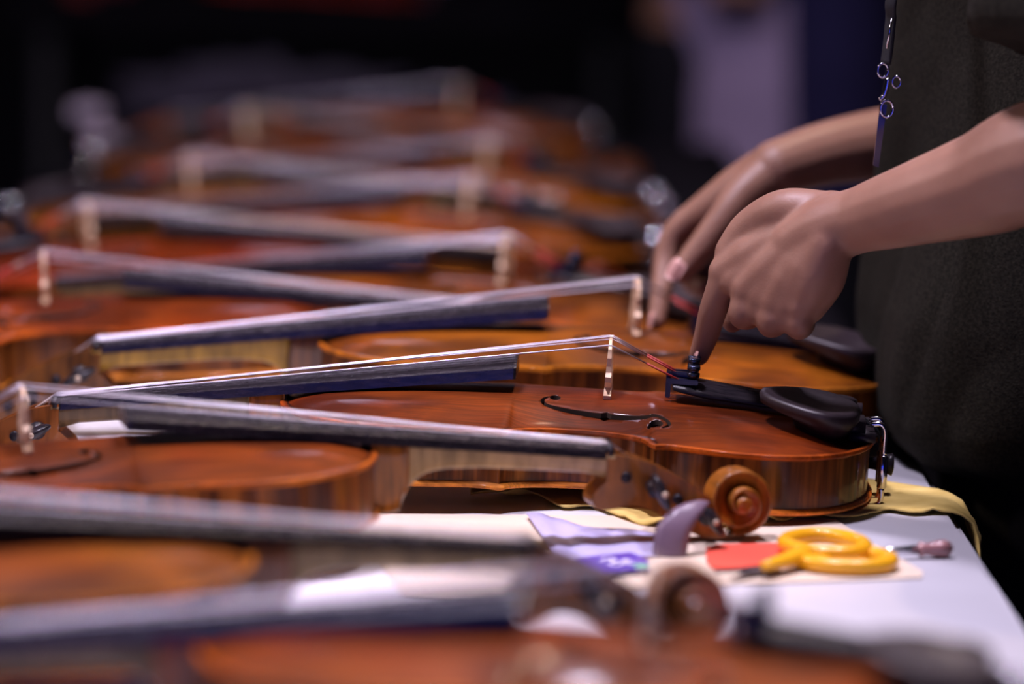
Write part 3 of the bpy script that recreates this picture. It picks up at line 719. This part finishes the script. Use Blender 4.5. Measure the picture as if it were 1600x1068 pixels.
# crumpled pale tissues at the right, two pale lumps added at the left for highlights
M['tissue'] = plain('pale_tissue_and_glint', (0.40, 0.34, 0.42), 0.9, var=0.1)
def crumple(loc, r, label, seed, name='tissue', mat='tissue', sc=(1, 1, .8)):
    bm = bmesh.new(); bmesh.ops.create_icosphere(bm, subdivisions=5, radius=1)
    for v in bm.verts:
        n_ = mnoise.fractal(v.co*1.6+Vector((seed, 0, 0)), 1.0, 2.2, 4); c = abs(mnoise.noise(v.co*3.1+Vector((seed, 5, 0))))
        v.co = v.co*(0.8+.35*n_+.35*c); v.co.x *= r*sc[0]; v.co.y *= r*sc[1]; v.co.z *= r*sc[2]
    zmin = min(v.co.z for v in bm.verts)
    for v in bm.verts: v.co.z = max(v.co.z, zmin*.7)-zmin*.7; v.co *= MM
    me = bpy.data.meshes.new(name); bm.to_mesh(me); bm.free(); o = link(name, me, M[mat]); o.location = np.array(loc)*MM; tag(o, label, name.replace('_', ' ')); return o
crumple((118, 3430+160, 2), 26, 'crumpled pale tissue at the right end of the far rows', 3, sc=(1.2, .8, 1.1))
crumple((TE-95, 3300, 2), 20, 'small pinkish crumpled tissue nearest the working hands', 8)
crumple((-486, 4395, 48), 16, 'pale crumpled lump added for highlights on the scroll of the hindmost violin', 14, sc=(1.3, .8, .8))  # added shape in place of bright glints on pegs and scroll
crumple((-462, 4330, 2), 22, 'pale lump added for a highlight just before the hindmost scroll', 17, sc=(.9, .7, 1.2))
# dark cloth bundle and a last violin on a rear stand
M['dusk_cloth'] = plain('dim_grey_violet_cloth', (0.03, 0.024, 0.045), 0.9, var=0.3)
st = empty('display_stand', (-300, 6300, -740))
link('top', bevel_me(mesh('top', *box(-500, 500, -250, 250, 814, 852)), 5), M['black_cloth'], st, False)
for sx in (-1, 1):
    for sy in (-1, 1): link('leg', mesh('leg', *tube([(sx*440, sy*200, 0), (sx*440, sy*200, 400), (sx*440, sy*200, 814)], 18, 12)), M['strap'], st)
tag(st, 'dark stand far behind, holding the reddish violin at the top edge', 'stand')
r = copy_violin(); place(r, -300, 6230, -0.02, 0.047, 112, 1.0); paint(r, (0.35, 0.02, 0.01), (0.3, 0.1, 0.05), (0.28, 0.02, 0.01)); tag(r, 'dim dark red violin cut off by the top edge of the picture', 'violin')
o = crumple((-330, 5150, -60), 135, 'dim grey-violet cloth bundle heaped behind the hindmost violin', 21, 'cloth_bundle', 'dusk_cloth', (1.6, .8, .52))
sd = empty('low_stool', (-300, 5150, -740)); link('seat', bevel_me(mesh('seat', *box(-260, 260, -190, 190, 640, 679)), 8), M['black_cloth'], sd, False)
for sx in (-1, 1):
    for sy in (-1, 1): link('leg', mesh('leg', *tube([(sx*220, sy*150, 0), (sx*225, sy*152, 300), (sx*225, sy*155, 640)], 14, 10)), M['steel'], sd)
tag(sd, 'black stool behind the far table, carrying the grey-violet cloth bundle', 'stool')

# ================================================================== PEOPLE
def skin_mat():
    m, nt, b = new_mat('skin')
    c = ramp(nt, noise_tex(nt, 30, detail=5), [(0.3, (0.24, 0.115, 0.074)), (0.7, (0.31, 0.162, 0.108))])
    nt.links.new(c, b.inputs['Base Color']); setv(b, Roughness=0.5)
    b.inputs['Subsurface Weight'].default_value = 0.12; b.inputs['Subsurface Radius'].default_value = (0.006, 0.002, 0.001); b.inputs['Subsurface Scale'].default_value = 1.0
    bump(nt, b, noise_tex(nt, 700, detail=4), 0.25, 0.0004); return m
M['skin'] = skin_mat(); M['nail'] = plain('fingernail', (0.75, 0.42, 0.36), 0.25, coat=0.4, var=0.05)
def cloth_mat(name, c, sc=500):
    m, nt, b = new_mat(name); k = ramp(nt, noise_tex(nt, sc, detail=3), [(0.35, 0.45), (0.7, 1.4)])
    nt.links.new(mul(nt, c, k), b.inputs['Base Color']); setv(b, Roughness=0.95); b.inputs['Specular IOR Level'].default_value = 0.15
    bump(nt, b, noise_tex(nt, sc*1.5, detail=3), 0.6, 0.0008); return m
M['olive'] = cloth_mat('faded_black_olive_cotton', (0.017, 0.0155, 0.0105)); M['trouser'] = cloth_mat('black_trouser_cloth', (0.008, 0.008, 0.012))
M['grey_shirt'] = cloth_mat('lavender_grey_cotton', (0.32, 0.25, 0.40)); M['navy'] = cloth_mat('navy_cloth', (0.018, 0.016, 0.06)); M['hair'] = plain('black_hair', (0.01, 0.008, 0.008), 0.5, var=0.4, scale=200)
def chain(P, R, flat=1.0, up=(0, 0, 1), n=16, m=5):
    """closed tapering limb: smooth path with round ends"""
    P = np.asarray(P, float); R = np.asarray(R, float); Q = smooth_path(P, m); r = np.interp(np.arange(len(Q))/m, range(len(R)), R)
    a, b = Q[0]-Q[1], Q[-1]-Q[-2]; a /= np.linalg.norm(a); b /= np.linalg.norm(b)
    head = [(Q[0]+a*r[0]*math.sin(t), r[0]*math.cos(t)) for t in (1.45, 1.1, .75, .35)]; tail = [(Q[-1]+b*r[-1]*math.sin(t), r[-1]*math.cos(t)) for t in (.35, .75, 1.1, 1.45)]
    PP = [h[0] for h in head]+list(Q)+[t[0] for t in tail]; RR = [h[1] for h in head]+list(r)+[t[1] for t in tail]
    return tube(PP, RR, n, flat, up)
def remesh(name, parts, voxel, smooth_it, mat, parent, fac=.5, disp=None):
    o = link(name, mesh(name, *join(parts)), mat, parent)
    md = o.modifiers.new('r', 'REMESH'); md.mode = 'VOXEL'; md.voxel_size = voxel*MM; md.use_smooth_shade = True
    md = o.modifiers.new('s', 'SMOOTH'); md.factor = fac; md.iterations = smooth_it
    bpy.context.view_layer.update(); me = apply_mods(o)
    if disp:
        co = np.empty(len(me.vertices)*3); me.vertices.foreach_get('co', co); co = co.reshape(-1, 3)*1000; no = np.empty_like(co).ravel(); me.vertex_normals.foreach_get('vector', no); no = no.reshape(-1, 3)
        d = disp(co); co = (co+no*d[:, None])*MM; me.vertices.foreach_set('co', co.ravel()); me.update()
    me.polygons.foreach_set('use_smooth', [True]*len(me.polygons)); return o
def nail(parent, p, d, nrm, wd, ln):
    p, d, nrm = (np.asarray(q, float) for q in (p, d, nrm)); d /= np.linalg.norm(d); nrm = nrm-d*(nrm@d); nrm /= np.linalg.norm(nrm); s = np.cross(d, nrm); V = []; n = 7
    for k in (0, 1):
        for i in range(n):
            for j in range(n):
                u, v = -1+2*i/(n-1), -1+2*j/(n-1); e = math.sqrt(max(0, 1-abs(u)**4*.35)); q = p+d*u*ln*(1-.12*v*v)+s*v*wd*e-nrm*(v*v*wd*.42+.2*u*u)+nrm*(0.5*k); V.append(q)
    Fc = []
    for i in range(n-1):
        for j in range(n-1):
            q = (i*n+j, (i+1)*n+j, (i+1)*n+j+1, i*n+j+1); Fc += [q, tuple(x+n*n for x in q[::-1])]
    for i in range(n-1):
        for j, fl in ((0, 0), (n-1, 1)):
            Fc.append((i*n+j, (i+1)*n+j, (i+1)*n+j+n*n, i*n+j+n*n)); Fc.append((j*n+i, j*n+i+1, j*n+i+1+n*n, j*n+i+n*n))
    return link('fingernail', mesh('fingernail', V, Fc), M['nail'], parent)

PX, PY = 395, 2395
pr = empty('person', (0, 0, 0)); pr.location = (0, 0, 0)
def Wp(*l): return [W(*p) for p in l]
Lh = []     # left (near) arm
Lh.append(chain([(380, 2215, 470), (356, 2150, 380), (326, 2085, 285), (340, 2052, 222)], [48, 45, 41, 38]))
Lh.append(chain([(350, 2050, 215)]+Wp((1640, 248, 2080), (1540, 285, 2105), (1430, 318, 2130), (1345, 343, 2155), (1290, 360, 2165), (1245, 385, 2174), (1210, 410, 2181)), [38, 37.5, 32, 25.5, 20.5, 20.5, 18.5, 13], .92))
# back of the hand: metacarpals from the wrist to each knuckle
wr = [(1300, 340, 2170), (1300, 352, 2165), (1298, 365, 2160), (1292, 380, 2156)]
kn = [(1134, 425, 2196), (1170, 452, 2180), (1212, 470, 2167), (1252, 478, 2158)]
for a, b, r in zip(wr, kn, ([16, 16, 16, 14.5, 10.5], [16, 16, 16, 14, 10.8], [16, 16, 15, 13.5, 10.2], [14.5, 14.5, 14, 12, 9.2])):
    A, Bk = W(*a), W(*b); Lh.append(chain([A, A+(Bk-A)*.25, A+(Bk-A)*.5, A+(Bk-A)*.75, Bk], r))
Lh.append(chain(Wp((1285, 335, 2175), (1225, 330, 2182), (1175, 358, 2196), (1145, 395, 2200)), [14, 13, 12.5, 11]))       # radial edge of the hand
Lh.append(chain(Wp((1300, 400, 2158), (1290, 440, 2160), (1265, 480, 2162)), [11, 11, 9.5]))                      # little-finger edge
# index pressing the tuner
Lh.append(chain(Wp((1136, 428, 2196), (1122, 462, 2198), (1112, 492, 2203), (1103, 526, 2210), (1092, 556, 2216)), [10.0, 8.6, 8.3, 7.4, 6.2]))
# curled middle, ring and little fingers
for K, P1, P2, P3, r in (((1170, 452, 2180), (1160, 492, 2180), (1176, 490, 2202), (1185, 470, 2206), 8.0), ((1212, 470, 2167), (1204, 506, 2168), (1216, 500, 2192), (1222, 478, 2196), 7.8), ((1250, 478, 2158), (1248, 511, 2160), (1256, 503, 2182), (1255, 482, 2186), 7.2)):
    k, a, b, c = Wp(K, P1, P2, P3); Lh.append(chain([k, k+(a-k)*.5, a, b, c], [r+2.3, r+1, r+.3, r, r-1.2]))
# thumb, tucked behind the index finger
Lh.append(chain(Wp((1240, 370, 2192), (1190, 415, 2215), (1160, 460, 2226), (1145, 500, 2228)), [13, 10.5, 9.3, 7.5]))
pp = [Wp((1134, 425, 2196), (1122, 462, 2198))]+[Wp(a_, b_) for a_, b_ in (((1170, 452, 2180), (1160, 500, 2180)), ((1212, 470, 2167), (1204, 516, 2168)), ((1250, 478, 2158), (1248, 520, 2160)))]
for q in (1, 2):
    (k0, f0), (k1, f1) = pp[q], pp[q+1]; a, b = (k0+k1)/2, (f0+f1)/2; b = a+(b-a)*.55; Lh.append(chain([a, (a+b)/2, b], [9.5, 9, 8]))
for q in range(3):
    a0, a1 = [W(*z_) for z_ in wr[q:q+2]]; b0, b1 = [W(*z_) for z_ in kn[q:q+2]]; A, Bk = (a0+a1)/2, (b0+b1)/2; Lh.append(chain([A, A+(Bk-A)*.5, Bk], [15, 15.2, 10.0]))
arm_l = remesh('arm', Lh, 1.5, 14, M['skin'], None)
Rh = []     # right (far) arm
Rh.append(chain([(400, 2585, 480), (395, 2600, 380), (380, 2590, 290), (362, 2570, 250)], [48, 44, 40, 38]))
Rh.append(chain([(362, 2570, 250)]+Wp((1470, 215, 2530), (1380, 225, 2500), (1290, 240, 2475), (1215, 262, 2455)), [38, 30, 25, 22, 19.5], .95))
wr = [(1230, 250, 2462), (1228, 256, 2472), (1226, 264, 2480), (1222, 272, 2486)]
kn = [(1076, 346, 2478), (1090, 362, 2496), (1110, 378, 2508), (1130, 392, 2516)]
for a, b, r in zip(wr, kn, ([16, 17, 16, 13, 10.0], [15, 16, 15, 13, 10], [15, 15, 14, 12, 9.6], [14, 14, 13, 11, 9])):
    A, Bk = W(*a), W(*b); Rh.append(chain([A, A+(Bk-A)*.25, A+(Bk-A)*.5, A+(Bk-A)*.75, Bk], r))
Rh.append(chain(Wp((1075, 346, 2478), (1050, 372, 2478), (1040, 408, 2474), (1034, 455, 2462), (1026, 502, 2452)), [10.2, 8.8, 8.4, 7.4, 6.2]))      # index, straight down
for K, P1, P2, P3, r in (((1090, 362, 2496), (1072, 405, 2500), (1084, 445, 2496), (1104, 452, 2488), 7.8), ((1110, 378, 2508), (1096, 425, 2512), (1110, 458, 2504), (1130, 455, 2494), 7.6), ((1130, 392, 2516), (1122, 435, 2520), (1138, 462, 2510), (1155, 452, 2500), 7)):
    k, a, b, c = Wp(K, P1, P2, P3); Rh.append(chain([k, k+(a-k)*.5, a, b, c], [r+2, r+1, r+.2, r-.2, r-1.2]))
Rh.append(chain(Wp((1200, 275, 2452), (1162, 305, 2442), (1130, 343, 2434), (1092, 392, 2430), (1064, 424, 2428)), [16, 13.5, 10.6, 9.4, 7.6]))       # thumb
arm_r = remesh('arm', Rh, 1.6, 7, M['skin'], None)
# trunk, neck, head and legs
def ring_loft(levels, n=40, cap=True):
    V = []; Fc = []
    for (z, cx, cy, rx, ry) in levels:
        for j in range(n):
            a = 2*PI*j/n; V.append((cx+rx*math.cos(a), cy+ry*math.sin(a), z))
    for i in range(len(levels)-1):
        for j in range(n): Fc.append((i*n+j, i*n+(j+1) % n, (i+1)*n+(j+1) % n, (i+1)*n+j))
    Fc.append(tuple(range(n))[::-1]); Fc.append(tuple((len(levels)-1)*n+j for j in range(n))); return V, Fc
Bd = [ring_loft([(0, 375, 2400, 90, 140), (150, 360, 2400, 92, 132), (300, 358, 2400, 95, 145), (430, 360, 2400, 92, 165), (500, 360, 2400, 75, 130)], 32)]
Bd += [chain([(360, 2400, 470), (335, 2400, 545), (318, 2400, 590)], [58, 52, 50]), chain([(360, 2290, 455), (378, 2215, 470)], [62, 50]), chain([(365, 2510, 455), (398, 2585, 480)], [62, 50])]
Bd += [ell((285, 2400, 655), (92, 74, 108), 24, 18), ell((240, 2400, 615), (48, 46, 52), 16, 12), chain([(190, 2400, 648), (186, 2400, 625)], [8, 11], n=10), chain([(196, 2392, 596), (196, 2408, 596)], [9, 9], .5)]
Bd += [chain([(290, 2400+s*74, 665), (292, 2400+s*76, 640)], [14, 9], .6) for s in (-1, 1)]
for s in (-1, 1):
    y = 2400+s*78; Bd.append(chain([(375, y, 20), (378, y, -120), (382, y+s*6, -330), (392, y+s*8, -520), (398, y+s*8, -680)], [82, 78, 56, 52, 38]))
    Bd.append(chain([(405, y+s*8, -705), (340, y+s*14, -716), (290, y+s*18, -722)], [32, 28, 18]))
body = remesh('body', Bd, 9, 4, M['skin'], pr)
# arms and trunk are one continuous figure: join them into the one body mesh
def join_into(a, others):
    bm = bmesh.new(); bm.from_mesh(a.data)
    for o in others: bm.from_mesh(o.data)
    bm.to_mesh(a.data); bm.free()
    for o in others: bpy.data.objects.remove(o)
    a.data.polygons.foreach_set('use_smooth', [True]*len(a.data.polygons))
join_into(body, [arm_l, arm_r])
p = W(1054, 421, 2421); nail(body, p, W(1050, 434, 2424)-W(1066, 408, 2422), (-.35, -1, .35), 5.4, 7.2)
p = W(1084, 553, 2212); nail(body, p, W(1090, 565, 2216)-W(1098, 540, 2211), (-1, -.15, .25), 4.2, 5.0)
p = W(1015, 500, 2448); nail(body, p, W(1020, 515, 2450)-W(1030, 470, 2456), (-1, -.1, .15), 4.2, 5.2)
# t-shirt: trunk and two short sleeves with hanging folds
def folds(co):
    out = np.zeros(len(co))
    for i, (x, y, z) in enumerate(co):
        v = Vector((y/95.0+z/260.0, z/330.0, x/300.0)); out[i] = 13*mnoise.noise(v*1.3)+6*(abs(mnoise.noise(v*2.3+Vector((0, 7, 0))))-.25)+1.6*mnoise.noise(Vector((y/26., z/80., x/60.)))
    return out
def fx(*pp): return [tuple(W(*p)) for p in pp]
lv = []
for (px, py) in ((1352, 735), (1350, 640), (1344, 560), (1346, 480), (1362, 400), (1378, 320), (1388, 240), (1396, 140), (1402, 20)):
    q = W(px, py, 2370); lv.append((q[2], q[0]))
lev = [(z, x+118, 2390, 118, 172) for z, x in lv]
lev = [(-60, 392, 2390, 116, 168), (-4, 392, 2390, 118, 172), (7, 350, 2390, 118, 172)]+[q_ for q_ in lev if q_[0] > 12]+[(340, 352, 2395, 118, 178), (420, 352, 2398, 114, 192), (480, 355, 2400, 100, 180), (520, 352, 2400, 72, 120)]
Sh = [ring_loft(lev, 48), tube(smooth_path([(360, 2320, 450), (380, 2215, 466), (336, 2105, 375), (314, 2082, 266)], 6), np.linspace(82, 70, 19), 28), chain([(360, 2500, 450), (400, 2590, 465), (398, 2610, 375), (388, 2600, 320)], [80, 68, 66, 64], n=24)]
shirt = remesh('t_shirt', Sh, 5, 3, M['olive'], pr, disp=folds)
# sleeve hem band
def hemring(c, d, r, wd):
    d = np.array(d, float); d /= np.linalg.norm(d); return tube([np.array(c)+d*t for t in (-wd, -wd*.9, wd*.9, wd)], [r-2, r, r, r-2], 40)
link('sleeve_hem', mesh('sleeve_hem', *hemring((316, 2084, 276), (-.2, -.2, -.97), 71.5, 8)), M['olive'], pr)
# trousers, shoes, hair
Tr = []
for s in (-1, 1):
    y = 2395+s*80; Tr.append(chain([(382, y, 40), (386, y, -110), (388, y+s*6, -330), (396, y+s*8, -520), (402, y+s*8, -690)], [92, 88, 72, 66, 58], n=24))
Tr.append(ring_loft([(-120, 384, 2395, 104, 160), (60, 374, 2395, 106, 165)], 32))
remesh('trousers', Tr, 8, 3, M['trouser'], pr, disp=folds)
for s in (-1, 1):
    y = 2395+s*88; link('shoe', mesh('shoe', *join([chain([(420, y, -712), (350, y+s*5, -716), (270, y+s*12, -722)], [30, 34, 22], .8), box(262, 450, y-34, y+38, -740, -724)])), M['trouser'], pr)
remesh('hair', [ell((302, 2400, 678), (92, 82, 98), 24, 16), ell((335, 2400, 630), (60, 76, 70), 20, 12)], 6, 3, M['hair'], pr)
for s in (-1, 1): link('eye', mesh('eye', *ell((203, 2400+s*30, 655), (7, 11, 6), 14, 10)), M['nail'], body)
tag(pr, 'person in a dark olive t-shirt reaching both hands over the violins', 'person')
# lanyard hanging from the neck
ly = empty('lanyard', (0, 0, 0))
def lp(px, py, Y=2225): return W(px, py, Y)
M['badge'] = plain('violet_badge_holder', (0.03, 0.025, 0.09), 0.2, coat=0.6, var=0.3)
link('strap', mesh('strap', *tube(smooth_path([(300, 2330, 520), (250, 2275, 420), lp(1400, -40), lp(1392, 30), lp(1388, 70), lp(1384, 100)], 5), 4.2, 8, .35)), M['strap'], ly)
link('strap_wire', mesh('strap_wire', *tube([lp(1394, 28, 2221), lp(1390, 50, 2221), lp(1386, 76, 2221)], .8, 6)), M['chrome'], ly)
def ring(c, r, t, ax=(0, 1, 0), n=20):
    P = [np.array(c)+np.array([r*math.cos(2*PI*i/n), 0.3*r*math.sin(2*PI*i/n)*0, r*1.35*math.sin(2*PI*i/n)]) for i in range(n+2)]; return tube(P, t, 8)
link('clip', mesh('clip', *join([ring(lp(1380, 110), 3.0, .8), tube(smooth_path([lp(1388, 122), lp(1386, 135), lp(1381, 150), lp(1374, 156)], 4), 1.5, 8), ring(lp(1386, 170), 3.6, .9), ring(lp(1401, 128), 2.4, .7)])), M['chrome'], ly)
q = [lp(1376, 160), lp(1386, 164), lp(1373, 262), lp(1364, 258)]
V = [tuple(a+np.array([0, k, 0])) for k in (0, 1.6) for a in q]; link('badge_holder', mesh('badge_holder', V, [(0, 1, 2, 3), (7, 6, 5, 4), (0, 4, 5, 1), (1, 5, 6, 2), (2, 6, 7, 3), (3, 7, 4, 0)]), M['badge'], ly, False)
tag(ly, 'black lanyard with small metal clip hanging before the olive t-shirt', 'lanyard')

# second person far behind
def bystander(x, y):
    e = empty('person', (x, y, -740), -0.25)
    B_ = [ring_loft([(800, 0, 0, 150, 95), (950, 0, 0, 140, 88), (1150, 0, 0, 160, 100), (1330, 0, 0, 170, 90), (1400, 0, 0, 110, 70)], 32), chain([(0, 0, 1380), (0, -5, 1470)], [58, 52])]
    B_ += [ell((0, -10, 1560), (75, 92, 110), 24, 18), ell((0, -55, 1520), (46, 46, 50), 16, 12), chain([(0, -104, 1560), (0, -108, 1540)], [8, 11], n=10), chain([(-12, -98, 1508), (12, -98, 1508)], [7, 7], .5)]
    B_ += [chain([(s*76, 0, 1570), (s*76, 2, 1545)], [14, 9], .6) for s in (-1, 1)]
    for s in (-1, 1):
        B_.append(chain([(s*85, 0, 860), (s*92, -5, 480), (s*95, 0, 90)], [85, 58, 40])); B_.append(chain([(s*95, 20, 40), (s*98, -60, 30), (s*100, -130, 22)], [34, 30, 20]))
        B_.append(chain([(s*165, 0, 1340), (s*205, 10, 1180), (s*215, -10, 1060), (s*120, -120, 1000), (s*40, -170, 962)], [52, 46, 40, 32, 24]))
        for k in range(4): B_.append(chain([(s*50, -165, 962), (s*20, -178, 957-k*13), (-s*15, -184, 950-k*15), (-s*35, -180, 945-k*15)], [18, 12, 9.5, 8]))
        B_.append(chain([(s*55, -165, 975), (s*30, -190, 973), (s*8, -200, 962)], [14, 11, 9]))
    b = remesh('body', B_, 5, 3, M['skin'], e)
    remesh('shirt', [ring_loft([(640, 0, 0, 118, 120), (760, 0, 0, 128, 118), (950, 0, 0, 150, 108), (1150, 0, 0, 168, 112), (1340, 0, 0, 175, 100), (1410, 0, 0, 110, 82)], 40)], 7, 3, M['grey_shirt'], e, disp=folds)
    J = [chain([(s*170, 0, 1350), (s*208, 10, 1180), (s*218, -5, 1085), (s*160, -80, 1030), (s*92, -135, 1000)], [66, 58, 52, 44, 38], n=20) for s in (-1, 1)]
    J.append(ring_loft([(600, 118, 10, 96, 125), (800, 108, 0, 86, 124), (1100, 104, -4, 84, 122), (1380, 80, 0, 80, 98)], 32))
    remesh('jacket', J, 8, 3, M['navy'], e, disp=folds)
    Tz = [chain([(s*88, 0, 800), (s*94, -3, 480), (s*97, 0, 60)], [98, 76, 66], n=20) for s in (-1, 1)]; remesh('trousers', Tz, 9, 3, M['trouser'], e)
    for s in (-1, 1): link('shoe', mesh('shoe', *join([chain([(s*97, 30, 34), (s*100, -60, 32), (s*102, -140, 22)], [34, 32, 22], .8), box(s*100-38, s*100+38, -165, 65, 0, 14)])), M['trouser'], e)
    remesh('hair', [ell((0, 12, 1585), (86, 92, 100), 20, 14)], 8, 2, M['hair'], e)
    tag(e, 'blurred person in a lavender-grey shirt and navy jacket far behind', 'person'); return e
bystander(350, 5500)
